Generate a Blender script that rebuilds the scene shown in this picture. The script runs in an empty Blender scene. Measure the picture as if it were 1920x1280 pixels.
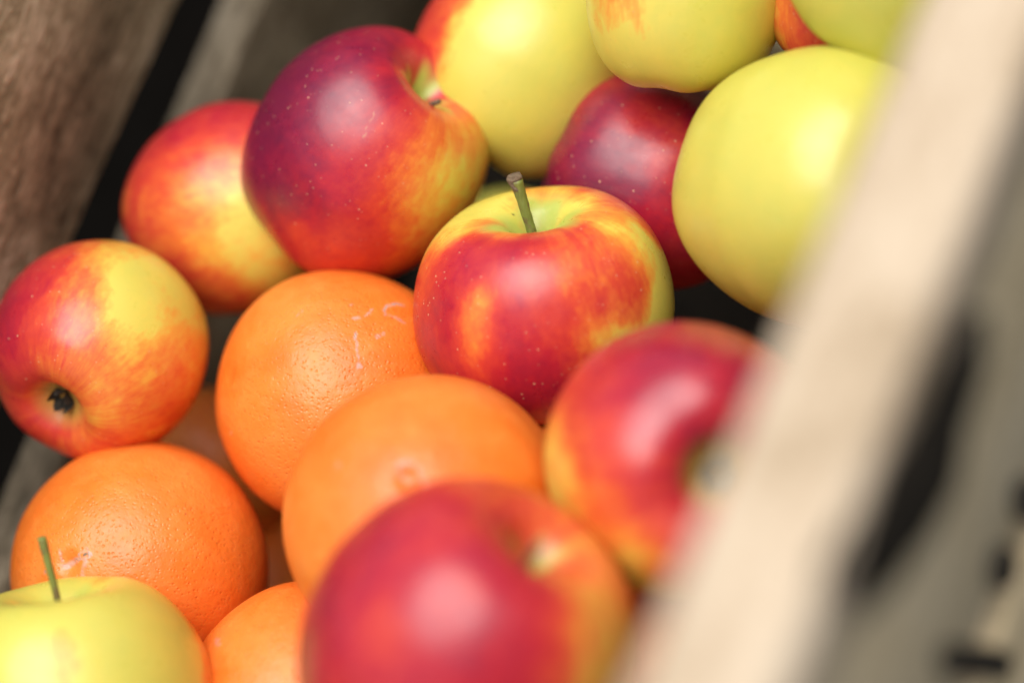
import bpy, math, random
import numpy as np
from mathutils import Matrix, Vector

# ------------------------------------------------------------------ frame
# The crate stands on the ground (world z up).  ZC, NC, WC are the crate's up,
# across and along directions seen from the camera.
FPX = 85 / 36 * 1920
def unit(v):
    v = np.array(v, float)
    return v / np.linalg.norm(v)
ZC = unit((-.28, .52, .80))
WC = np.array((-.345, -.84, .43)); WC = unit(WC - ZC * WC.dot(ZC))
NC = np.cross(WC, ZC)
if NC[0] < 0: NC = -NC
YC = np.cross(ZC, NC)
M3 = np.array([NC, YC, ZC])            # camera axes -> world axes
CAM = np.array((0, 0, .79))            # camera stands 0.79 m above the crate's base
def w(c): return M3 @ np.asarray(c, float) + CAM
def pixdir(x, y): return np.array(((x - 960) / FPX, (640 - y) / FPX, -1.))
def at(x, y, d): return w(pixdir(x, y) * d)

sc = bpy.context.scene
cam = bpy.data.cameras.new('camera'); co = bpy.data.objects.new('camera', cam)
sc.collection.objects.link(co); sc.camera = co
mw = Matrix([list(r) for r in M3]).to_4x4(); mw.translation = Vector(CAM)
co.matrix_world = mw
cam.lens = 85; cam.sensor_width = 36; cam.clip_start = .02; cam.clip_end = 200
cam.dof.use_dof = True; cam.dof.focus_distance = .711; cam.dof.aperture_fstop = 2.55
cam.dof.aperture_blades = 9

# ------------------------------------------------------------------ light
L = M3 @ unit((-.28, .49, .82))
elev = math.asin(L[2]); azim = math.atan2(L[0], L[1])
wd = bpy.data.worlds.new('World'); sc.world = wd; wd.use_nodes = True
nt = wd.node_tree; bg = nt.nodes['Background']
sky = nt.nodes.new('ShaderNodeTexSky'); sky.sky_type = 'NISHITA'; sky.sun_disc = False
sky.sun_elevation = elev; sky.sun_rotation = azim; sky.dust_density = 4; sky.air_density = 1.0; sky.ozone_density = .6
hsv = nt.nodes.new('ShaderNodeHueSaturation'); hsv.inputs['Saturation'].default_value = .6   # thin cloud: a paler sky
nt.links.new(sky.outputs[0], hsv.inputs['Color']); nt.links.new(hsv.outputs[0], bg.inputs[0]); bg.inputs[1].default_value = .08
sun = bpy.data.lights.new('sun', 'SUN'); so = bpy.data.objects.new('sun', sun)
sc.collection.objects.link(so)
sun.energy = 2.1; sun.angle = math.radians(58); sun.color = (1, .97, .92)
so.rotation_euler = Vector(L).to_track_quat('Z', 'Y').to_euler()
so.location = (0, 0, 3)
vs = sc.view_settings
vs.view_transform = 'Standard'; vs.look = 'None'; vs.exposure = .69; vs.gamma = 1; vs.use_curve_mapping = False
sc.render.engine = 'CYCLES'
sc.cycles.use_denoising = True
sc.cycles.max_bounces = 8

# ------------------------------------------------------------------ helpers
def link(o, parent=None):
    sc.collection.objects.link(o)
    if parent is not None: o.parent = parent
    return o
def tag(o, label=None, cat=None, group=None, kind=None):
    if label: o['label'] = label
    if cat: o['category'] = cat
    if group: o['group'] = group
    if kind: o['kind'] = kind
    return o
def grid_mesh(name, V, nu, nv, closed_u=True):
    """V: (nv, nu, 3) rings; first and last ring are collapsed to poles by near-zero radius."""
    idx = np.arange(nu * nv).reshape(nv, nu)
    a = idx[:-1]; b = idx[1:]
    if closed_u:
        a2 = np.roll(a, -1, 1); b2 = np.roll(b, -1, 1)
    else:
        a2 = a[:, 1:]; b2 = b[:, 1:]; a = a[:, :-1]; b = b[:, :-1]
    Q = np.stack([a, b, b2, a2], -1).reshape(-1, 4)
    me = bpy.data.meshes.new(name)
    me.vertices.add(nu * nv); me.vertices.foreach_set('co', V.reshape(-1).astype(np.float32))
    n = len(Q)
    me.loops.add(4 * n); me.loops.foreach_set('vertex_index', Q.reshape(-1).astype(np.int32))
    me.polygons.add(n)
    me.polygons.foreach_set('loop_start', np.arange(0, 4 * n, 4, dtype=np.int32))
    me.polygons.foreach_set('loop_total', np.full(n, 4, np.int32))
    me.polygons.foreach_set('use_smooth', np.ones(n, bool))
    me.update(calc_edges=True); me.validate()
    return me
def attr(me, name, vals):
    a = me.attributes.new(name, 'FLOAT', 'POINT'); a.data.foreach_set('value', vals.reshape(-1).astype(np.float32))
def swirl(P, seed, freq, n=7):
    """smooth noise made of a few sine waves, about -1..1"""
    r = np.random.default_rng(seed); out = 0
    for _ in range(n):
        k = r.normal(size=3); k = k / np.linalg.norm(k) * freq * r.uniform(.6, 1.5)
        out = out + np.sin(P @ k + r.uniform(0, 6.28))
    return out / math.sqrt(n)

def smooth_profile(pts, n):
    p = np.array(pts, float)
    p = np.vstack([[-p[1][0], p[1][1]], p, [-p[-2][0], p[-2][1]]])
    out = []
    for i in range(1, len(p) - 2):
        for t in np.linspace(0, 1, 24, endpoint=False):
            a, b, c, d = p[i-1], p[i], p[i+1], p[i+2]
            out.append(.5 * ((2*b) + (-a+c)*t + (2*a-5*b+4*c-d)*t*t + (-a+3*b-3*c+d)*t**3))
    out.append(p[-2]); out = np.array(out)
    s = np.r_[0, np.cumsum(np.linalg.norm(np.diff(out, axis=0), axis=1))]
    q = np.linspace(0, s[-1], n)
    return np.c_[np.interp(q, s, out[:, 0]), np.interp(q, s, out[:, 1])]

APPLE = [(0,.40),(.05,.405),(.12,.47),(.20,.60),(.30,.725),(.42,.80),(.54,.815),(.68,.745),(.83,.575),(.94,.34),
         (1.0,.05),(.985,-.22),(.905,-.48),(.76,-.70),(.61,-.815),(.47,-.865),(.35,-.855),(.25,-.79),(.15,-.70),(.06,-.665),(0,-.66)]
FLAT = [(0,.38),(.04,.385),(.10,.46),(.17,.585),(.26,.68),(.38,.728),(.53,.735),(.70,.675),(.85,.52),(.95,.30),
         (1.0,.03),(.985,-.22),(.90,-.46),(.76,-.65),(.61,-.75),(.47,-.79),(.35,-.78),(.25,-.73),(.15,-.66),(.06,-.63),(0,-.62)]
ROUND = [(0,.52),(.05,.525),(.11,.58),(.18,.69),(.28,.80),(.40,.865),(.53,.86),(.69,.765),(.84,.58),(.95,.33),
         (1.0,.04),(.99,-.22),(.93,-.48),(.825,-.71),(.68,-.86),(.52,-.94),(.38,-.945),(.26,-.88),(.15,-.76),(.06,-.72),(0,-.715)]
BALL = [(0,.50),(.03,.505),(.08,.58),(.14,.71),(.22,.81),(.33,.868),(.48,.875),(.66,.785),(.82,.60),(.94,.34),(1.0,.04),(.99,-.2),
        (.945,-.44),(.855,-.67),(.72,-.85),(.54,-.965),(.38,-1.0),(.25,-.96),(.14,-.87),(.05,-.83),(0,-.825)]
ORANGE = [(0,.925),(.03,.927),(.07,.948),(.14,.962),(.30,.925),(.50,.84),(.70,.69),(.86,.49),(.965,.24),(1.0,0),
          (.97,-.25),(.87,-.50),(.71,-.705),(.52,-.85),(.31,-.935),(.15,-.965),(.07,-.965),(0,-.96)]

def frame_from_axis(ax, roll=0):
    z = unit(M3 @ unit(ax)); t = np.array((0.3, .9, .1)) if abs(z[1]) < .8 else np.array((1, 0, 0))
    x = unit(np.cross(t, z)); y = np.cross(z, x)
    c, s = math.cos(roll), math.sin(roll)
    return np.array([x*c + y*s, -x*s + y*c, z]).T      # columns = local axes in world

def project(P):
    c = (P - CAM) @ M3           # world -> camera
    return 960 + FPX * c[:, 0] / -c[:, 2], 640 - FPX * c[:, 1] / -c[:, 2], c

def fruit_mesh(kind, name, R, seed, nu, nv, lob=.018):
    prof = {'apple': APPLE, 'flat': FLAT, 'round': ROUND, 'ball': BALL, 'orange': ORANGE}[kind]
    q = smooth_profile(prof, nv)
    q[0, 0] = q[-1, 0] = 1e-4
    th = np.linspace(0, 2 * math.pi, nu, endpoint=False)
    rho, z = np.abs(q[:, 0])[:, None], q[:, 1][:, None]
    X = rho * np.cos(th); Y = rho * np.sin(th); Z = z + 0 * th
    P = np.stack([X, Y, Z], -1)
    r = np.random.default_rng(seed)
    if kind != 'orange':
        ph = r.uniform(0, 6.28)
        five = np.cos(5 * th + ph)[None] * (.35 + .65 * np.clip(-z, -.1, 1)) * lob * .8
        wob = 1 + five * np.clip(rho * 2, 0, 1) + .016 * swirl(P, seed, 1.5)[...] + .007 * swirl(P, seed + 9, 4.5)
        tilt = r.uniform(-.045, .045, 2)
        P = P * wob[..., None]
        P[..., 2] += tilt[0] * X + tilt[1] * Y
    else:
        wob = 1 + .013 * swirl(P, seed, 1.9) + .005 * swirl(P, seed + 9, 7)
        P = P * wob[..., None]
    V = P * R
    return P.reshape(-1, 3), V, nu, nv

# ------------------------------------------------------------------ materials
def new_mat(name):
    m = bpy.data.materials.new(name); m.use_nodes = True
    return m, m.node_tree, m.node_tree.nodes['Principled BSDF']
def nd(nt, t, **kw):
    n = nt.nodes.new(t)
    for k, v in kw.items():
        if k in n.inputs: n.inputs[k].default_value = v
        else: setattr(n, k, v)
    return n
def mth(nt, op, a, b=None, c=None, clamp=False):
    n = nt.nodes.new('ShaderNodeMath'); n.operation = op; n.use_clamp = clamp
    for i, v in enumerate((a, b, c)):
        if v is None: continue
        if isinstance(v, (int, float)): n.inputs[i].default_value = v
        else: nt.links.new(v, n.inputs[i])
    return n.outputs[0]
def mixc(nt, f, a, b, mode='MIX'):
    n = nt.nodes.new('ShaderNodeMix'); n.data_type = 'RGBA'; n.blend_type = mode
    for sock, v in ((n.inputs[0], f), (n.inputs[6], a), (n.inputs[7], b)):
        if isinstance(v, (int, float)): sock.default_value = v
        elif isinstance(v, tuple): sock.default_value = (*v, 1)
        else: nt.links.new(v, sock)
    return n.outputs[2]
def ramp(nt, f, stops, interp='LINEAR'):
    n = nt.nodes.new('ShaderNodeValToRGB'); n.color_ramp.interpolation = interp
    e = n.color_ramp.elements
    while len(e) < len(stops): e.new(.5)
    for el, (p, c) in zip(e, stops):
        el.position = p; el.color = (*c, 1) if isinstance(c, tuple) else (c, c, c, 1)
    nt.links.new(f, n.inputs[0]); return n.outputs[0]
def vmap(nt, src, scale, loc=(0, 0, 0), rot=(0, 0, 0)):
    n = nt.nodes.new('ShaderNodeMapping'); n.inputs['Scale'].default_value = scale
    n.inputs['Location'].default_value = loc; n.inputs['Rotation'].default_value = rot
    nt.links.new(src, n.inputs[0]); return n.outputs[0]
def noise(nt, vec, scale, detail=3, rough=.5, dist=0):
    n = nd(nt, 'ShaderNodeTexNoise', Scale=scale, Detail=detail, Roughness=rough, Distortion=dist)
    nt.links.new(vec, n.inputs['Vector']); return n.outputs['Fac']
def attrn(nt, name):
    n = nt.nodes.new('ShaderNodeAttribute'); n.attribute_name = name; return n.outputs['Fac']

def apple_material(seed, dots=1.0, streak=1.0):
    m, nt, b = new_mat('apple_skin')
    tc = nt.nodes.new('ShaderNodeTexCoord').outputs['Object']
    off = (seed * .37, seed * .91, seed * .53)
    P = vmap(nt, tc, (1, 1, 1), off)
    sep = nt.nodes.new('ShaderNodeSeparateXYZ'); nt.links.new(tc, sep.inputs[0])
    x, y, z = sep.outputs
    rho = mth(nt, 'SQRT', mth(nt, 'ADD', mth(nt, 'ADD', mth(nt, 'MULTIPLY', x, x), mth(nt, 'MULTIPLY', y, y)), 1e-7))
    cmb = nt.nodes.new('ShaderNodeCombineXYZ')
    nt.links.new(mth(nt, 'DIVIDE', x, rho), cmb.inputs[0]); nt.links.new(mth(nt, 'DIVIDE', y, rho), cmb.inputs[1])
    nt.links.new(mth(nt, 'MULTIPLY', z, 14.0), cmb.inputs[2])
    S = vmap(nt, cmb.outputs[0], (1, 1, 1), off)
    fine = noise(nt, S, 20, 4, .62)          # radial streaks, fine
    broad = noise(nt, S, 5.5, 3, .5)
    clouds = noise(nt, P, 75, 4, .55, .6)
    mott = noise(nt, P, 330, 3, .6)
    bl = attrn(nt, 'blush'); gr = attrn(nt, 'green')
    # streaks show most where the blush is half grown
    mid = mth(nt, 'SUBTRACT', 1.0, mth(nt, 'MULTIPLY', mth(nt, 'ABSOLUTE', mth(nt, 'SUBTRACT', bl, .5)), 1.7), clamp=True)
    amp = mth(nt, 'MULTIPLY_ADD', mid, .20 * streak, .04)
    d = mth(nt, 'MULTIPLY', mth(nt, 'SUBTRACT', fine, .5), amp)
    d2 = mth(nt, 'MULTIPLY', mth(nt, 'SUBTRACT', broad, .5), mth(nt, 'MULTIPLY_ADD', mid, .20, .04))
    d3 = mth(nt, 'MULTIPLY', mth(nt, 'SUBTRACT', clouds, .5), mth(nt, 'MULTIPLY_ADD', mid, .22, .13))
    d4 = mth(nt, 'MULTIPLY', mth(nt, 'SUBTRACT', mott, .5), .11)
    t = mth(nt, 'ADD', mth(nt, 'ADD', bl, d), mth(nt, 'ADD', d2, mth(nt, 'ADD', d3, d4)), clamp=True)
    col = ramp(nt, t, [(0, (.57, .56, .10)), (.25, (.72, .60, .10)), (.33, (.78, .40, .06)), (.46, (.76, .18, .035)),
                       (.60, (.62, .056, .030)), (.76, (.45, .015, .032)), (.90, (.25, .007, .036)), (1, (.145, .004, .034))])
    gcol = mixc(nt, mott, (.36, .46, .07), (.52, .58, .13))
    col = mixc(nt, mth(nt, 'MULTIPLY', gr, .9), col, gcol)
    # lenticels
    vo = nd(nt, 'ShaderNodeTexVoronoi', Scale=560, Randomness=1.0)
    vo.feature = 'F1'; nt.links.new(P, vo.inputs['Vector'])
    sc_ = nt.nodes.new('ShaderNodeSeparateColor'); nt.links.new(vo.outputs['Color'], sc_.inputs[0])
    size = mth(nt, 'MULTIPLY_ADD', sc_.outputs[0], .13, .07)
    keep = mth(nt, 'GREATER_THAN', sc_.outputs[1], .45)
    dot = mth(nt, 'MULTIPLY', mth(nt, 'MULTIPLY', mth(nt, 'SUBTRACT', size, vo.outputs['Distance']), 14, clamp=True), keep, clamp=True)
    dot = mth(nt, 'MULTIPLY', dot, mth(nt, 'MULTIPLY_ADD', bl, 1.0 * dots, .35), clamp=True)
    dot = mth(nt, 'MULTIPLY', dot, mth(nt, 'MULTIPLY_ADD', sc_.outputs[2], .75, .25))
    col = mixc(nt, dot, col, mixc(nt, mth(nt, 'MULTIPLY', bl, 2.5, clamp=True), (.30, .26, .05), (.74, .46, .27)))
    col = mixc(nt, attrn(nt, 'scar'), col, (.50, .22, .12))
    col = mixc(nt, attrn(nt, 'speck'), col, (.035, .03, .015))
    nt.links.new(col, b.inputs['Base Color'])
    waxy = noise(nt, P, 130, 5, .65, .3)
    ro = ramp(nt, waxy, [(.3, .24), (.7, .42)])
    nt.links.new(ro, b.inputs['Roughness'])
    b.inputs['Specular IOR Level'].default_value = .55
    b.inputs['Coat Weight'].default_value = .15; b.inputs['Coat Roughness'].default_value = .25
    b.inputs['Subsurface Weight'].default_value = .12
    b.inputs['Subsurface Radius'].default_value = (1.0, .35, .12); b.inputs['Subsurface Scale'].default_value = .004
    bp = nd(nt, 'ShaderNodeBump', Strength=.35, Distance=.00025)
    h = mth(nt, 'ADD', mth(nt, 'MULTIPLY', waxy, 1.0), mth(nt, 'ADD', mth(nt, 'MULTIPLY', mott, .35), mth(nt, 'MULTIPLY', dot, .5)))
    nt.links.new(h, bp.inputs['Height']); nt.links.new(bp.outputs[0], b.inputs['Normal'])
    return m

def orange_material(seed):
    m, nt, b = new_mat('orange_peel')
    tc = nt.nodes.new('ShaderNodeTexCoord').outputs['Object']
    P = vmap(nt, tc, (1, 1, 1), (seed * .31, seed * .77, seed * .43))
    warp = nd(nt, 'ShaderNodeTexNoise', Scale=300, Detail=2)
    nt.links.new(P, warp.inputs['Vector'])
    mx = nt.nodes.new('ShaderNodeMix'); mx.data_type = 'VECTOR'; mx.inputs[0].default_value = .0012
    va = nt.nodes.new('ShaderNodeVectorMath'); va.operation = 'MULTIPLY_ADD'
    nt.links.new(warp.outputs['Color'], va.inputs[0]); va.inputs[1].default_value = (.0011,) * 3
    nt.links.new(P, va.inputs[2])
    vo = nd(nt, 'ShaderNodeTexVoronoi', Scale=760, Randomness=.9); vo.feature = 'SMOOTH_F1'
    vo.inputs['Smoothness'].default_value = .25
    nt.links.new(va.outputs[0], vo.inputs['Vector'])
    sc_ = nt.nodes.new('ShaderNodeSeparateColor'); nt.links.new(vo.outputs['Color'], sc_.inputs[0])
    pore = mth(nt, 'MULTIPLY', mth(nt, 'SUBTRACT', .42, vo.outputs['Distance']), 2.6, clamp=True)
    pore = mth(nt, 'MULTIPLY', pore, mth(nt, 'MULTIPLY_ADD', sc_.outputs[0], .7, .3))
    big = noise(nt, P, 32, 4, .55, .4); medn = noise(nt, P, 190, 4, .6); bumps = noise(nt, P, 60, 3, .5); peb = noise(nt, P, 420, 3, .6)
    col = ramp(nt, big, [(.3, (.78, .16, .015)), (.5, (.86, .212, .028)), (.7, (.90, .265, .048))])
    col = mixc(nt, mth(nt, 'MULTIPLY', pore, .30), col, (.66, .125, .006))
    col = mixc(nt, mth(nt, 'MULTIPLY', mth(nt, 'SUBTRACT', medn, .5), .6, clamp=True), col, (.95, .42, .10))
    # brown specks, rare
    v2 = nd(nt, 'ShaderNodeTexVoronoi', Scale=120, Randomness=1.0); nt.links.new(P, v2.inputs['Vector'])
    s2 = nt.nodes.new('ShaderNodeSeparateColor'); nt.links.new(v2.outputs['Color'], s2.inputs[0])
    sp = mth(nt, 'MULTIPLY', mth(nt, 'MULTIPLY', mth(nt, 'SUBTRACT', .055, v2.outputs['Distance']), 30, clamp=True),
             mth(nt, 'GREATER_THAN', s2.outputs[0], .80))
    col = mixc(nt, mth(nt, 'MULTIPLY', sp, .7), col, (.26, .07, .02))
    scar = attrn(nt, 'scar')
    gate = mth(nt, 'MULTIPLY', scar, mth(nt, 'MULTIPLY_ADD', peb, 5.0, -1.5, clamp=True), clamp=True)
    col = mixc(nt, gate, col, mixc(nt, medn, (.30, .21, .18), (.64, .44, .35)))
    col = mixc(nt, attrn(nt, 'speck'), col, (.16, .10, .04))
    nt.links.new(col, b.inputs['Base Color'])
    nt.links.new(ramp(nt, medn, [(.3, .29), (.7, .46)]), b.inputs['Roughness'])
    b.inputs['Specular IOR Level'].default_value = .5
    b.inputs['Subsurface Weight'].default_value = .15
    b.inputs['Subsurface Radius'].default_value = (1.0, .35, .06); b.inputs['Subsurface Scale'].default_value = .003
    bp = nd(nt, 'ShaderNodeBump', Strength=.62, Distance=.00034)
    h = mth(nt, 'ADD', mth(nt, 'MULTIPLY', pore, -1.0), mth(nt, 'ADD', mth(nt, 'ADD', mth(nt, 'MULTIPLY', medn, .7), mth(nt, 'MULTIPLY', peb, 1.1)), mth(nt, 'MULTIPLY', bumps, 2.0)))
    nt.links.new(h, bp.inputs['Height']); nt.links.new(bp.outputs[0], b.inputs['Normal'])
    return m

def wood_material(name, c0, c1, c2, seed=0, rough=.8, bump=.5, knot=0.6, grain=1.0):
    m, nt, b = new_mat(name)
    tc = nt.nodes.new('ShaderNodeTexCoord').outputs['Object']    # boards run along local X
    P = vmap(nt, tc, (1, 1, 1), (seed * .7, seed * .3, seed * .11))
    wv = noise(nt, vmap(nt, P, (9, 28, 28)), 1.0, 3, .5)
    sh = nt.nodes.new('ShaderNodeVectorMath'); sh.operation = 'MULTIPLY_ADD'
    cb = nt.nodes.new('ShaderNodeCombineXYZ'); nt.links.new(wv, cb.inputs[1]); nt.links.new(wv, cb.inputs[2])
    nt.links.new(cb.outputs[0], sh.inputs[0]); sh.inputs[1].default_value = (0, .03, .03); nt.links.new(P, sh.inputs[2])
    g1 = noise(nt, vmap(nt, sh.outputs[0], (22, 240, 240)), 1.0, 5, .65, .5)
    g2 = noise(nt, vmap(nt, P, (70, 900, 900)), 1.0, 3, .6)
    blot = noise(nt, vmap(nt, P, (14, 24, 24)), 1.0, 4, .55, .8)
    fuzz = noise(nt, vmap(nt, P, (160, 330, 330)), 1.0, 4, .6, 1.2)
    t = mth(nt, 'ADD', mth(nt, 'MULTIPLY', g1, .55 * grain), mth(nt, 'ADD', mth(nt, 'MULTIPLY', blot, knot * .6), mth(nt, 'ADD', mth(nt, 'MULTIPLY', fuzz, .6), mth(nt, 'MULTIPLY', g2, .25))))
    mean = .5 * (.55 * grain + knot * .6 + .6 + .25)
    t = mth(nt, 'ADD', mth(nt, 'SUBTRACT', t, mean), .5, clamp=True)
    col = ramp(nt, t, [(.26, c0), (.5, c1), (.72, c2)])
    nt.links.new(col, b.inputs['Base Color']); b.inputs['Roughness'].default_value = rough
    b.inputs['Specular IOR Level'].default_value = .25
    bp = nd(nt, 'ShaderNodeBump', Strength=bump, Distance=.0012)
    nt.links.new(t, bp.inputs['Height']); nt.links.new(bp.outputs[0], b.inputs['Normal'])
    return m

def plain(name, col, rough=.6, nz=.3, scale=900):
    m, nt, b = new_mat(name)
    tc = nt.nodes.new('ShaderNodeTexCoord').outputs['Object']
    n = noise(nt, tc, scale, 4, .6)
    dark = tuple(c * (1 - nz) for c in col); lite = tuple(min(1, c * (1 + nz)) for c in col)
    nt.links.new(mixc(nt, n, dark, lite), b.inputs['Base Color']); b.inputs['Roughness'].default_value = rough; b.inputs['Specular IOR Level'].default_value = .15
    bp = nd(nt, 'ShaderNodeBump', Strength=.5, Distance=.0004)
    nt.links.new(n, bp.inputs['Height']); nt.links.new(bp.outputs[0], b.inputs['Normal'])
    return m

# ------------------------------------------------------------------ setting
def box_mesh(name, lo, hi, bev=.0018, wav=0, seed=0, nx=40):
    """a rough board along X, ends square, long edges rounded; wav = unevenness in metres"""
    (x0, y0, z0), (x1, y1, z1) = lo, hi
    r = bev; ring = []
    for cx, cy, a0 in ((y1 - r, z1 - r, 0), (y0 + r, z1 - r, 90), (y0 + r, z0 + r, 180), (y1 - r, z0 + r, 270)):
        for k in range(4):
            a = math.radians(a0 + k * 30); ring.append((cx + r * math.cos(a), cy + r * math.sin(a)))
    ring = np.array(ring); nu = len(ring)
    xs = np.linspace(x0, x1, nx)
    V = np.zeros((nx, nu, 3)); V[..., 0] = xs[:, None]; V[..., 1:] = ring[None]
    if wav:
        V[..., 1] += wav * swirl(V * (1, 0, 0), seed, 28) * .6 + wav * .35 * swirl(V, seed + 1, 140)
        V[..., 2] += wav * swirl(V * (1, 0, 0), seed + 2, 28) * .6 + wav * .35 * swirl(V, seed + 3, 140)
    c0 = V[0].mean(0); c1 = V[-1].mean(0)
    V = np.concatenate([np.repeat(c0[None, None], nu, 1), V[:1], V, V[-1:], np.repeat(c1[None, None], nu, 1)], 0)
    me = grid_mesh(name, V, nu, nx + 4)
    return me

def basis(p1, p2, up=(0, 0, 1)):
    x = unit(np.array(p2) - p1); z = np.array(up, float); z = unit(z - x * z.dot(x)); y = np.cross(z, x)
    m = Matrix([[x[i], y[i], z[i]] for i in range(3)]).to_4x4(); m.translation = Vector(p1)
    return m, x, y, z

ground = box_mesh('ground', (-8, -8, -.06), (8, 8, 0), bev=.01, nx=4)
g = link(bpy.data.objects.new('ground', ground)); tag(g, kind='structure')
gm = plain('dark_ground', (.004, .0035, .003), 1, .4, 40); gm.node_tree.nodes['Principled BSDF'].inputs['Specular IOR Level'].default_value = 0
ground.materials.append(gm)

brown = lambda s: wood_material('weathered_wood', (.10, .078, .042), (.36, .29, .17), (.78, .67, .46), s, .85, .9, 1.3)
greyw = lambda s: wood_material('grey_wood', (.36, .28, .15), (.64, .51, .31), (.80, .68, .47), s, .85, .5, .9)
palew = lambda s: wood_material('pale_wood', (.28, .20, .115), (.50, .39, .27), (.62, .515, .38), s, .7, .3, 1.6, .8)

FZ = .012                      # crate floor top
crate = link(bpy.data.objects.new('wooden_crate', None))
tag(crate, 'weathered slatted wooden crate filled with apples and oranges', 'crate')
cbase = at(960, 640, .80); crate.location = (cbase[0], cbase[1], 0)
cinv = Matrix.Translation(-crate.location)
def add_board(name, p1, p2, lo, hi, mat, ext=(0, 0), wav=.0008, seed=0, label=None, bev=.0018, nx=60):
    """board whose local X runs p1->p2; lo/hi = (y,z) limits, X extended by ext beyond the two points"""
    m, x, y, z = basis(p1, p2)
    Ln = float(np.linalg.norm(np.array(p2) - p1))
    me = box_mesh(name, (-ext[0], lo[0], lo[1]), (Ln + ext[1], hi[0], hi[1]), bev, wav, seed, nx)
    me.materials.append(mat)
    o = link(bpy.data.objects.new(name, me), crate); o.matrix_parent_inverse = cinv; o.matrix_basis = m
    if label: o['label'] = label
    return o, m
# far wall: inner top edge of the lower slat runs through these two points
D1 = .895
f1 = at(490, 0, D1); f2 = at(115, 870, D1 * ZC.dot(pixdir(490, 0)) / ZC.dot(pixdir(115, 870)))
m, x, y, z = basis(f1, f2)
out = 1 if y[0] < 0 else -1      # side of local y that points out of the crate (world -x)
def yr(a, b): return (min(a * out, b * out), max(a * out, b * out))
y0, y1 = yr(0, .017)
ztop = f1[2]
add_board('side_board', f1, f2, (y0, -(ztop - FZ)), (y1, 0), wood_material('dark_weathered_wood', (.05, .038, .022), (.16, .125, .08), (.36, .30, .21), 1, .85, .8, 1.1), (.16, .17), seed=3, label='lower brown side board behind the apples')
y0, y1 = yr(.001, .018)
GAP = .043
def on_wall(px, py):          # a point of the far wall's inner face
    d_ = M3 @ pixdir(px, py); return CAM + d_ * ((np.array(f1) - CAM).dot(y) / d_.dot(y))
u1, u2 = on_wall(343, 0), on_wall(148, 440)
add_board('side_board', u1, u2, (y0, 0), (y1, .13), brown(2), (.17, .27), seed=5, label='broad brown side board with rough grain')
# near wall: inner top edge of the pale rail
r1 = at(1722, 0, .500); r2 = at(1172, 1280, .425)
m, x, y, z = basis(r1, r2)
nout = 1 if y[0] > 0 else -1
def yn(a, b): return (min(a * nout, b * nout), max(a * nout, b * nout))
RW = .0275
y0, y1 = yn(0, RW)
rail, railm = add_board('top_rail', r1, r2, (y0, -.022), (y1, 0), palew(3), (.14, .20), wav=.0007, seed=8, label='pale top edge of the near side board', bev=.0035)
y0, y1 = yn(.004, RW - .0015)
H = (r1[2] + r2[2]) / 2 - .03
board, boardm = add_board('side_board', r1, r2, (y0, -.115), (y1, -.0225), greyw(4), (.14, .20), wav=.0006, seed=9, label='grey weathered outer side board with black marks')
add_board('side_board', r1, r2, (y0, -H), (y1, -.135), greyw(6), (.14, .20), wav=.0006, seed=11)
# end walls and floor boards close the crate
xa, xb = f1[0] - .02, r1[0] + .03
fa = np.array(f1) + unit(f1 - f2) * .15; ra = np.array(r1) + unit(r1 - r2) * .13
fb = np.array(f2) + unit(f2 - f1) * .155; rb = np.array(r2) + unit(r2 - r1) * .19
for k, (pa, pb) in enumerate(((fa, ra), (fb, rb))):
    pa = pa.copy(); pb = pb.copy(); pa[2] = pb[2] = FZ
    for j, (za, zb) in enumerate(((.0, .095), (.125, .235), (.265, .37))[:3 - k]):
        add_board('end_board', pa, pb, (-.008, za), (.008, zb), brown(20 + k * 2 + j), (0, 0), seed=30 + k * 2 + j)
nfl = 6
darkw = wood_material('gap_shade_wood', (.004, .003, .002), (.009, .007, .005), (.02, .015, .01), 9, 1, .6, .8)  # near-black floor colour stands in for deep shade between the fruit
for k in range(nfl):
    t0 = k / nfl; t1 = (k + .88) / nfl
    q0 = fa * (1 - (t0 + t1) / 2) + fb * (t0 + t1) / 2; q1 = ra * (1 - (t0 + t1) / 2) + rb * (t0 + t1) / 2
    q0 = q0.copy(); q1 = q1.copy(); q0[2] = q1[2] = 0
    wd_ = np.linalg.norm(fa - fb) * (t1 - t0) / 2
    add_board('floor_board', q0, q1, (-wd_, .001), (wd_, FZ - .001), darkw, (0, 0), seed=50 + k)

# near-black strip laid along the rail's outer edge, and black printed marks on the board
def plane_hit(mm, yloc, px, py):
    n = np.array([mm[i][1] for i in range(3)]); p0 = np.array(mm.translation) + n * yloc
    d = M3 @ pixdir(px, py); t = (p0 - CAM).dot(n) / d.dot(n); P = CAM + d * t
    return np.array(mm.inverted() @ Vector(P))
yf = nout * (RW - .0015)
def patch_on_board(name, poly, mat, lift=.0006, thick=.0008, bulge=0, label=None):
    """closed outline (pixels of the close-up) laid on the board's outer face, with thickness"""
    L_ = np.array([plane_hit(boardm, yf, *p) for p in poly])
    c = L_.mean(0); n = len(L_)
    rings = []
    for s, h in ((1.0, -.001), (1.0, thick * .6), (.9, thick), (.6, thick + bulge * .6), (.3, thick + bulge), (.001, thick + bulge * 1.1)):
        rr = c + (L_ - c) * s; rr[:, 1] = yf + nout * (lift + h); rings.append(rr)
    V = np.array(rings)
    me = grid_mesh(name, V, n, len(rings)); me.materials.append(mat)
    o = link(bpy.data.objects.new(name, me), board); o.matrix_parent_inverse = Matrix.Identity(4)
    if label: o['label'] = label
    return o
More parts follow.
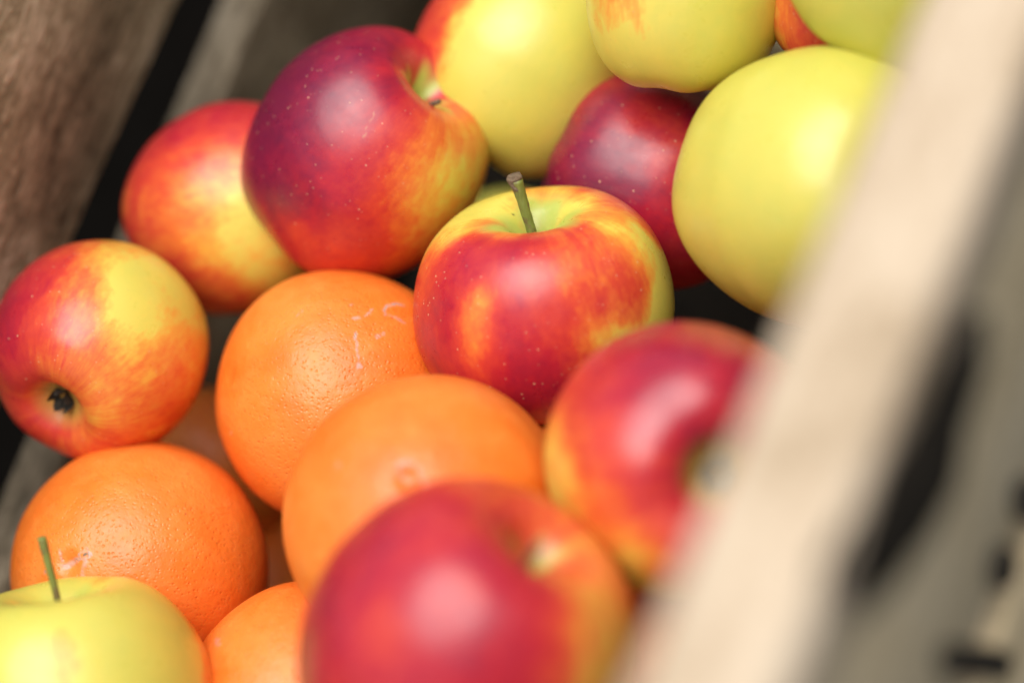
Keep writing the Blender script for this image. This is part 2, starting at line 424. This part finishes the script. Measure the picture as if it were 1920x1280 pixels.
def blob(pts, n=48, jit=3, seed=0):
    """smooth closed curve through pixel points"""
    p = np.array(pts, float); k = len(p); out = []
    r = np.random.default_rng(seed)
    per = max(3, n // k)
    for i in range(k):
        a, b, c, d = p[i-1], p[i], p[(i+1) % k], p[(i+2) % k]
        for t in np.linspace(0, 1, per, endpoint=False):
            out.append(.5 * ((2*b) + (-a+c)*t + (2*a-5*b+4*c-d)*t*t + (-a+3*b-3*c+d)*t**3) + r.normal(size=2) * jit)
    return np.array(out)
stripm = plain('dark_brown', (.032, .025, .017), .95, .7, 120)
inkm = plain('black_ink', (.05, .042, .032), .7, .4, 300)
patch_on_board('dark_strip', blob([(1838, 585), (1835, 690), (1810, 800), (1785, 900), (1735, 1000), (1665, 1100), (1590, 1160), (1500, 1210), (1530, 1080), (1580, 980), (1640, 860), (1700, 740), (1770, 620)]), stripm, bulge=.0015, label='dark strip along the board edge')
patch_on_board('printed_mark', blob([(1762, 1212), (1820, 1206), (1885, 1222), (1885, 1262), (1830, 1268), (1765, 1258)], jit=1), inkm, thick=.0003)
patch_on_board('printed_mark', blob([(1866, 1022), (1900, 1030), (1900, 1080), (1875, 1105), (1850, 1085)], jit=1), inkm, thick=.0003)
patch_on_board('printed_mark', blob([(1905, 900), (1945, 905), (1940, 980), (1900, 960)], jit=1), inkm, thick=.0003)

# ------------------------------------------------------------------ fruit
def stem_material():
    m, nt, b = new_mat('green_stem')
    tc = nt.nodes.new('ShaderNodeTexCoord').outputs['Object']
    f = noise(nt, vmap(nt, tc, (1100, 1100, 190)), 1, 4, .6, .5); q = noise(nt, tc, 260, 3, .6)
    c = mixc(nt, f, (.10, .13, .02), (.26, .29, .06))
    c = mixc(nt, ramp(nt, q, [(.5, 0.), (.62, .75)]), c, (.15, .09, .045))
    nt.links.new(c, b.inputs['Base Color']); b.inputs['Roughness'].default_value = .55
    bp = nd(nt, 'ShaderNodeBump', Strength=.6, Distance=.0003); nt.links.new(f, bp.inputs['Height']); nt.links.new(bp.outputs[0], b.inputs['Normal'])
    return m
stem_mat = stem_material()
stem_brown = plain('brown_stem_end', (.17, .125, .08), .9, .85, 1500)
calyx_mat = plain('dry_calyx', (.045, .04, .032), .9, .6, 900)
calyx_grey = plain('grey_calyx', (.20, .21, .17), .9, .5, 900)

def tube(name, pts, rads, mat, parent, nu=20, seed=0, rough=.06):
    pts = np.array(pts, float); n = len(pts)
    t = np.linspace(0, n - 1, n * 6)
    C = np.array([np.interp(t, np.arange(n), pts[:, i]) for i in range(3)]).T
    for _ in range(3): C[1:-1] = (C[:-2] + C[1:-1] * 2 + C[2:]) / 4
    Rr = np.interp(t, np.arange(n), rads)
    T = np.gradient(C, axis=0); T /= np.linalg.norm(T, axis=1)[:, None]
    ref = np.array((.3, .9, .2)); V = []
    for c, tt, r in zip(C, T, Rr):
        a = unit(np.cross(ref, tt)); b = np.cross(tt, a)
        th = np.linspace(0, 2 * math.pi, nu, endpoint=False)
        V.append(c + r * (np.cos(th)[:, None] * a + np.sin(th)[:, None] * b))
    V = np.array(V); s = 1 + rough * swirl(V * 900, seed, 1.6)[..., None] + rough * .5 * swirl(V * 900, seed + 5, 4)[..., None]
    V = C[:, None] + (V - C[:, None]) * s
    V = np.concatenate([np.repeat(C[:1, None], nu, 1), V, np.repeat(C[-1:, None], nu, 1)], 0)
    me = grid_mesh(name, V, nu, len(V)); me.materials.append(mat)
    return link(bpy.data.objects.new(name, me), parent)

def build_fruit(name, kind, px, py, R, r_px, axis, paint, label, cat, group, seed, roll=0, base=.3, nu=256, nv=160,
                sig=.20, scars=(), specks=(), stem=None, calyx=None, dots=1., streak=1., green=.34, squash=1., axial=None):
    d = FPX * R / r_px
    pos = at(px, py, d)
    B = frame_from_axis(axis, roll)
    P, V, nu, nv = fruit_mesh(kind, name, R, seed, nu, nv)
    V = V.copy(); V[..., 2] *= squash
    me = grid_mesh('body', V, nu, nv)
    W = V.reshape(-1, 3) @ B.T + pos
    X, Y, c = project(W)
    Pn = W - pos; Pn /= np.linalg.norm(Pn, axis=1)[:, None]
    facing = ((CAM - W) * Pn).sum(1) > 0
    Xf = np.where(facing, X, 1e6)
    loc = V.reshape(-1, 3) / R
    def hit(x, y):
        i = np.argmin((Xf - x) ** 2 + (Y - y) ** 2); return loc[i]
    n = len(loc)
    wob = .07
    Q = loc + np.stack([swirl(loc, seed + k, 6) for k in (31, 32, 33)], -1) * wob * .6 + np.stack([swirl(loc, seed + k, 15) for k in (41, 42, 43)], -1) * wob * .35
    num = np.full(n, base * 1e-4); den = np.full(n, 1e-4)
    for p in paint:
        s = p[3] if len(p) > 3 else sig
        wgt = np.exp(-((Q - hit(p[0], p[1])) ** 2).sum(1) / (2 * s * s)) * (sig / s) ** .5
        num += wgt * p[2]; den += wgt
    bl = num / den
    if axial is not None: bl = bl
    attr(me, 'blush', bl)
    if kind == 'orange':
        gv = np.zeros(n)
    else:
        rho = np.hypot(loc[:, 0], loc[:, 1])
        th = np.arctan2(loc[:, 1], loc[:, 0])
        edge = green + .07 * np.sin(3 * th + seed) + .05 * np.sin(7 * th + seed * 2)
        gv = np.clip((edge - rho) / .16, 0, 1) * (loc[:, 2] > 0)
        gv = np.maximum(gv, np.clip((.30 - rho) / .15, 0, 1) * (loc[:, 2] < 0) * .55)
    attr(me, 'green', gv)
    lw = loc + np.stack([swirl(loc, seed + k, 55) for k in (51, 52, 53)], -1) * .006 + np.stack([swirl(loc, seed + k, 130) for k in (61, 62, 63)], -1) * .004
    def strokes(lst):
        a = np.zeros(n)
        for pts, wid, val in lst:
            H_ = [hit(*p) for p in pts]
            if len(H_) == 1: H_ = H_ * 2
            for u, v in zip(H_[:-1], H_[1:]):
                uv = v - u; t = np.clip(((loc - u) @ uv) / max(uv @ uv, 1e-9), 0, 1)
                dd = np.linalg.norm(lw - (u + t[:, None] * uv), axis=1)
                a = np.maximum(a, np.clip((wid * .85 - dd) / (wid * .5), 0, 1) * val)
        return a
    attr(me, 'scar', strokes(scars)); attr(me, 'speck', strokes(specks))
    me.materials.append(orange_material(seed) if kind == 'orange' else apple_material(seed, dots, streak))
    mat4 = Matrix([list(r) for r in B]).to_4x4()
    if stem is None and calyx is None:
        me.name = name; o = link(bpy.data.objects.new(name, me)); root = o
        mat4.translation = Vector(pos); o.matrix_world = mat4
    else:
        root = link(bpy.data.objects.new(name, None)); root.empty_display_size = .02
        mat4.translation = Vector(pos); root.matrix_world = mat4
        o = link(bpy.data.objects.new('body', me), root)
    tag(root, label, cat, group)
    if stem:
        # stem tip given in pixels of the close-up at the stem's own distance -> local coordinates
        tip = at(*stem['tip']); tl = (tip - pos) @ B
        zb = {'apple': .40, 'flat': .38, 'round': .52, 'ball': .50}[kind] * R * squash
        b0 = np.array((0, 0, zb - .002)); mid = (b0 + tl) / 2 + np.array(stem.get('bend', (0, 0, 0)))
        r0 = stem['r']
        so_ = tube('stem', [b0, b0 * .5 + mid * .5, mid, mid * .5 + tl * .5, tl], [r0 * .95, r0 * .82, r0 * .85, r0 * 1.0, r0 * 1.2], stem_mat if not stem.get('brown') else stem_brown, root, seed=seed)
        if stem.get('knob'):
            u = unit(tl - mid)
            tube('stem_end', [tl - u * .0030, tl - u * .0012, tl + u * .0006, tl + u * .0019], [r0 * 1.0, r0 * 1.15, r0 * 1.28, r0 * 1.05], stem_brown, so_, nu=32, seed=seed + 1, rough=.13)
    if calyx:
        zb = {'apple': -.66, 'flat': -.62, 'round': -.715}[kind] * R * squash
        me2 = calyx_mesh(R * calyx.get('s', .15), seed, calyx.get('h', .1) * R)
        me2.materials.append(calyx_grey if calyx.get('grey') else calyx_mat)
        co_ = link(bpy.data.objects.new('calyx', me2), root); co_.location = (0, 0, zb + .0005)
    return root

def calyx_mesh(r, seed, h):
    """five withered sepals around a small cup, opening downwards (-z)"""
    rr = np.random.default_rng(seed); Vs, Fs = [], []
    def add(V, nu, nv):
        base_ = sum(len(v) for v in Vs); Vs.append(V.reshape(-1, 3))
        for j in range(nv - 1):
            for i in range(nu - 1):
                a = base_ + j * nu + i; Fs.append((a, a + 1, a + nu + 1, a + nu))
    for k in range(5):
        a = k * 1.2566 + rr.uniform(-.25, .25); L_ = r * rr.uniform(.85, 1.2)
        curl = rr.uniform(.4, 1.1)
        V = np.zeros((8, 5, 3))
        for j in range(8):
            t = j / 7; wdt = r * .42 * (1 - t) ** .7 * (1 + .5 * t)
            rad = r * .30 + L_ * .75 * t - L_ * .55 * t * t * curl; zz = -h * (t * 1.3)
            for i in range(5):
                s = (i - 2) / 2
                V[j, i] = ((rad) * math.cos(a) - s * wdt * math.sin(a), rad * math.sin(a) + s * wdt * math.cos(a), zz - .12 * h * (1 - s * s) + rr.normal() * .0001)
        add(V, 5, 8)
        V2 = V.copy(); V2[..., 2] += .0004; add(V2, 5, 8)
    th = np.linspace(0, 2 * math.pi, 13)
    for k in range(14):      # dry stamens in the cup
        a = rr.uniform(0, 6.28); q = r * .35 * math.sqrt(rr.uniform(0, 1)); x_, y_ = q * math.cos(a), q * math.sin(a)
        V = np.zeros((4, 7, 3))
        for j in range(4):
            for i in range(7):
                an = i / 6 * 6.2832; w_ = r * .05 * (1 - j * .15)
                V[j, i] = (x_ * (1 + .25 * j) + w_ * math.cos(an), y_ * (1 + .25 * j) + w_ * math.sin(an), -h * .28 * j)
        add(V, 7, 4)
    V = np.array(Vs, dtype=object) if False else np.concatenate(Vs)
    me = bpy.data.meshes.new('calyx'); me.from_pydata([tuple(v) for v in V], [], Fs); me.update()
    return me

GA, GO = 'apples heaped in the crate', 'oranges heaped in the crate'

build_fruit('apple', 'flat', 1020, 563, .0388, 243, (-.10, .90, .42), [
    (830,620,.78),(850,540,.76),(790,600,.74),(800,520,.62),(850,410,.2),(880,388,.2),(825,440,.28),(900,600,.34,.12),(885,645,.38,.12),(920,570,.5,.1),
    (950,640,.78),(1000,700,.8),(940,710,.74),(1050,650,.72),(960,480,.76),(1000,505,.74),(870,490,.74),(1100,610,.64),(1120,550,.6),(1060,500,.5,.14),(1130,480,.46,.14),
    (1075,540,.5,.12),(1130,520,.60,.08),(1190,592,.60,.07),(1095,640,.64,.09),(1150,575,.62,.08),(1180,560,.70),(1190,515,.64),(1100,570,.66,.1),(1080,440,.60),(1020,600,.72),(1140,400,.5,.14),(1060,385,.18,.14),(1110,390,.2,.12),(1160,420,.18,.12),(1205,465,.18,.12),(1240,535,.16,.12),(1250,580,.14,.14),
    (1000,358,.34,.12),(1080,355,.56,.1),(1160,380,.56,.1),(1215,430,.48,.08),(1190,625,.12,.18),(1150,655,.2,.14),(1240,600,.08,.17),(1215,660,.12,.15),(1150,620,.14,.15),(1132,645,.2,.12),(1165,695,.22,.14),(1200,640,.08,.18),(1125,690,.5,.14),
    (1000,745,.8),(1060,730,.84),(950,440,.42,.1),(1010,462,.62,.12),(920,420,.5,.1),(940,400,.25,.1),(880,730,.72)],
    'red and yellow apple standing upright with a long green stem in the middle', 'apple', GA, 7, base=.5, nu=448, nv=288,
    specks=[([(855,402)], .014, .9), ([(963,402)], .014, .9), ([(1222,438),(1226,444)], .016, .7)], scars=[([(1190,470)], .02, .4)],
    stem=dict(tip=(967, 338, .709), r=.0017, bend=(.0004, 0, 0), knob=True), green=.40, streak=.9, squash=.98, sig=.15)
build_fruit('apple', 'ball', 693, 282, .0376, 224, (.62, .60, .50), [
    (520,200,1.),(500,300,.98),(560,130,1.),(600,200,.93),(640,100,.93),(540,350,.93),(700,85,.88),(620,330,.86),(720,200,.84),(770,110,.8),(690,270,.8),(560,400,.82),(640,410,.74),
    (600,455,.62),(575,440,.55,.1),(700,430,.72),(740,450,.62),(670,485,.62),(760,330,.46),(800,275,.5),(800,350,.28),(850,320,.26),(870,260,.34),(700,350,.64),(740,300,.6),
    (820,420,.28),(780,430,.42),(735,395,.48,.12),(890,220,.45),(870,180,.58),(830,120,.66),(790,190,.66),(900,300,.26),(790,480,.45)],
    'largest dark crimson apple, its stem hollow turned to the right', 'apple', GA, 3, base=.6, nu=448, nv=288,
    scars=[([(701,212),(690,240),(683,258)], .011, .8)], specks=[([(742,112)], .014, .6), ([(752,130)], .012, .5), ([(760,148)], .012, .5)],
    dots=.55, stem=dict(tip=(823, 190, .738), r=.0007, brown=True), green=.26)
build_fruit('apple', 'ball', 450, 389, .0339, 194, (.80, .2, .5), [
    (400,210,.72),(330,235,.74),(280,290,.68),(450,225,.7),(380,290,.62),(300,340,.6),(430,310,.5),(350,380,.44),(430,390,.26),(480,420,.2),(460,480,.24),
    (300,430,.52),(330,480,.56),(400,450,.34),(420,540,.52),(360,530,.58),(500,500,.26),(540,480,.26),(265,380,.58),(470,330,.4)],
    'blurred orange-red apple left of the large crimson one, yellow on its lower right', 'apple', GA, 11, base=.45, dots=.5)
build_fruit('apple', 'apple', 188, 656, .0335, 201, (.36, .62, -.70), [
    (30,580,.80),(10,650,.82),(60,520,.76),(110,480,.66),(100,600,.60),(130,560,.55),(60,680,.66),(150,500,.46),(200,480,.32),(240,520,.15),(270,560,.15),(260,600,.17),
    (300,560,.22),(320,600,.34),(200,620,.38),(170,650,.45),(230,680,.38),(290,660,.36),(340,650,.48),(350,700,.38),(270,720,.46),(300,760,.48),(220,720,.40),(220,800,.44),
    (120,690,.5),(60,750,.6),(30,720,.66),(170,840,.55),(340,560,.22)],
    'pink and yellow apple at the left edge, dark calyx facing the viewer', 'apple', GA, 15, base=.45, nu=320, nv=220,
    calyx=dict(s=.17, h=.13), streak=1.2, green=.3)
build_fruit('apple', 'round', 1281, 862, .0370, 262, (-.20, .06, -.97), [
    (1040,900,.20),(1060,960,.22),(1080,1010,.36),(1045,850,.36),(1090,750,.6),(1130,700,.68),(1200,650,.82),(1300,620,.8),(1380,640,.8),(1240,670,.88),(1320,680,.84),(1380,720,.84),
    (1120,800,.58),(1180,770,.74),(1250,760,.84),(1100,880,.58),(1180,880,.66),(1250,900,.76),(1150,960,.58),(1220,980,.68),(1280,980,.72),(1150,1020,.42),(1200,1070,.18),(1170,1050,.26),(1240,1060,.52),(1330,780,.8)],
    'red apple by the pale rail with its grey calyx turned to the viewer', 'apple', GA, 19, base=.6,
    calyx=dict(s=.17, h=.16, grey=True), dots=.5, green=.3)
build_fruit('apple', 'ball', 884, 1203, .0413, 307, (.50, .72, .46), [
    (720,1000,.76),(850,960,.7),(900,1000,.74),(660,1080,.78),(620,1160,.84),(800,1100,.76),(900,1150,.84),(700,1180,.62),(800,1230,.74),(650,1240,.72),(950,1200,.82),(1000,1150,.76),
    (1050,1230,.6),(950,1080,.74),(1040,1080,.5),(1100,1120,.40),(1120,1200,.36),(1150,1260,.32),(1080,1040,.42),(960,940,.55),(900,1270,.84)],
    'strongly blurred pink-red apple nearest the viewer, lying on an orange', 'apple', GA, 23, base=.6,
    stem=dict(tip=(1010, 1022, .583), r=.0010, brown=True), dots=.3, green=.2)
build_fruit('apple', 'round', 150, 1325, .0391, 258, (-.16, .98, .11), [
    (60,1180,.07),(200,1150,.07),(20,1240,.06),(250,1200,.08),(108,1228,.44,.13),(118,1262,.46,.14),(300,1150,.1),(330,1250,.12),(385,1190,.42),(398,1250,.46),(365,1140,.3),(200,1260,.08),(20,1140,.1),(60,1270,.1)],
    'pale yellow apple at the lower left corner with a thin green stem', 'apple', GA, 27, base=.15, nu=320, nv=220,
    stem=dict(tip=(78, 1006, .680), r=.0012, bend=(.0006, 0, .0)), green=.30, dots=.3)
build_fruit('apple', 'ball', 996, 106, .0365, 213, (.5, .84, .1), [
    (810,40,.72),(830,5,.72),(798,75,.55),(850,30,.38),(900,60,.1),(960,100,.1),(1100,100,.1),(900,150,.14),(950,250,.13),(1130,20,.2),(1160,100,.3),(1178,60,.38),(980,290,.2),(870,110,.28),(1050,200,.1),(1000,30,.08)],
    'yellow apple with a red shoulder, cut by the top edge beside the crimson apple', 'apple', GA, 31, base=.2, dots=.3)
build_fruit('apple', 'ball', 1288, -24, .0300, 190, (.1, .97, .2), [
    (1150,20,.44),(1190,20,.42),(1200,55,.38),(1160,60,.28),(1128,0,.22),(1210,90,.16),(1250,40,.12),(1300,80,.1),(1400,50,.11),(1280,140,.14),(1240,5,.14),(1180,110,.12),(1140,90,.14),(1350,0,.1)],
    'yellow-green apple with a reddish patch, in the middle of the top edge', 'apple', GA, 35, base=.15, dots=.4)
build_fruit('apple', 'round', 1628, -34, .0298, 190, (.3, .93, .1), [
    (1450,40,.28),(1480,60,.62),(1500,20,.66),(1462,85,.5),(1520,70,.64),(1475,15,.55),(1460,0,.4)],
    'red-streaked apple mostly hidden behind two yellow-green ones at the top', 'apple', GA, 39, base=.5, streak=1.3)
build_fruit('apple', 'round', 1722, -110, .0372, 248, (.5, .7, .4), [
    (1550,40,.05),(1600,20,.03),(1700,60,.03)],
    'lime yellow apple at the top edge next to the pale rail', 'apple', GA, 43, base=.04, dots=.2)
build_fruit('apple', 'ball', 1560, 350, .0402, 266, (.52, -.05, .80), [
    (1330,400,.10),(1400,250,.10),(1350,300,.10),(1500,200,.09),(1450,400,.09),(1400,540,.14),(1430,590,.2),(1560,150,.07),(1500,500,.06)],
    'large plain yellow apple leaning against the pale rail', 'apple', GA, 47, base=.08, dots=.2, green=.42)
build_fruit('apple', 'ball', 1234, 342, .0331, 197, (.88, -.40, .1), [
    (1080,270,.88),(1070,330,.98),(1100,380,1.),(1150,210,.84),(1200,175,.82),(1205,225,.58,.14),(1250,245,.6,.14),(1280,200,.84),(1320,190,.9),(1170,300,.98),(1150,370,.96),(1250,320,.74),(1230,400,.84),(1260,470,.7),(1240,440,.78),(1290,330,.7),(1130,290,.95)],
    'dark red-purple apple tucked between the stemmed apple and the large yellow one', 'apple', GA, 51, base=.75)
build_fruit('apple', 'round', 950, 490, .0262, 129, (.1, .6, .7), [(930,350,.05)],
    'olive green apple just glimpsed in the shadow behind the upright stem', 'apple', GA, 55, base=.05)

build_fruit('orange', 'orange', 645, 745, .0402, 242, (.9, -.2, -.5), [],
    'large orange with pale grey scars, under the crimson apple', 'orange', GO, 61, nu=512, nv=300,
    scars=[([(722,590),(720,580),(727,573),(742,569),(756,572)], .024, 1), ([(727,590),(742,596),(757,606)], .018, .7),
           ([(664,598),(680,594),(693,588),(697,580)], .02, .9), ([(660,570)], .02, .6), ([(706,632),(720,625)], .026, 1),
           ([(667,625),(669,650),(673,672),(679,690)], .018, 1), ([(673,672),(672,690)], .022, .9), ([(557,592),(566,584)], .018, .7), ([(434,812)], .02, .7)])
build_fruit('orange', 'orange', 801, 972, .0407, 272, (-.10, .34, .93), [],
    'smooth blurred orange in the centre foreground, with a pale blossom ring', 'orange', GO, 65, nu=384, nv=240,
    scars=[([(748,872),(765,866),(788,880),(792,896),(770,902),(750,892),(748,872)], .035, .45), ([(632,870)], .04, .4)], specks=[([(936,835)], .03, .3)])
build_fruit('orange', 'orange', 261, 1065, .0400, 242, (-.40, .12, .91), [],
    'orange at the lower left with a starry pale scar beside the green stem', 'orange', GO, 69, nu=512, nv=300,
    scars=[([(160,1030),(170,1040),(160,1048),(150,1038),(160,1030)], .03, 1), ([(152,1044),(135,1058),(118,1062)], .035, .75), ([(160,1046),(158,1068),(150,1085)], .028, .7),
           ([(118,1050),(112,1030)], .02, .6), ([(135,1085),(145,1095)], .03, .5), ([(85,1072)], .03, .6)],
    specks=[([(160,1038)], .022, 1)])
build_fruit('orange', 'orange', 594, 1340, .0402, 256, (.5, -.7, .5), [],
    'orange cut by the bottom edge between the yellow and the pink apple', 'orange', GO, 73, nu=448, nv=260,
    scars=[([(405,1198),(412,1206)], .03, .6)])
build_fruit('orange', 'orange', 398, 884, .0300, 158, (.3, .5, -.8), [],
    'shaded orange deep in the gap between the left apple and the scarred orange', 'orange', GO, 77)
build_fruit('orange', 'orange', 1236, 1310, .0327, 222, (.3, .5, .8), [],
    'orange half hidden low behind the pale rail at the bottom edge', 'orange', GO, 81)
build_fruit('orange', 'orange', 508, 1130, .0338, 176, (.3, .5, -.8), [],
    'dark shaded orange in the gap between the three lower oranges', 'orange', GO, 85)
build_fruit('orange', 'orange', 1105, 965, .0359, 222, (.3, .5, -.8), [],
    'orange glimpsed between the stemmed apple and the red apple by the rail', 'orange', GO, 89)
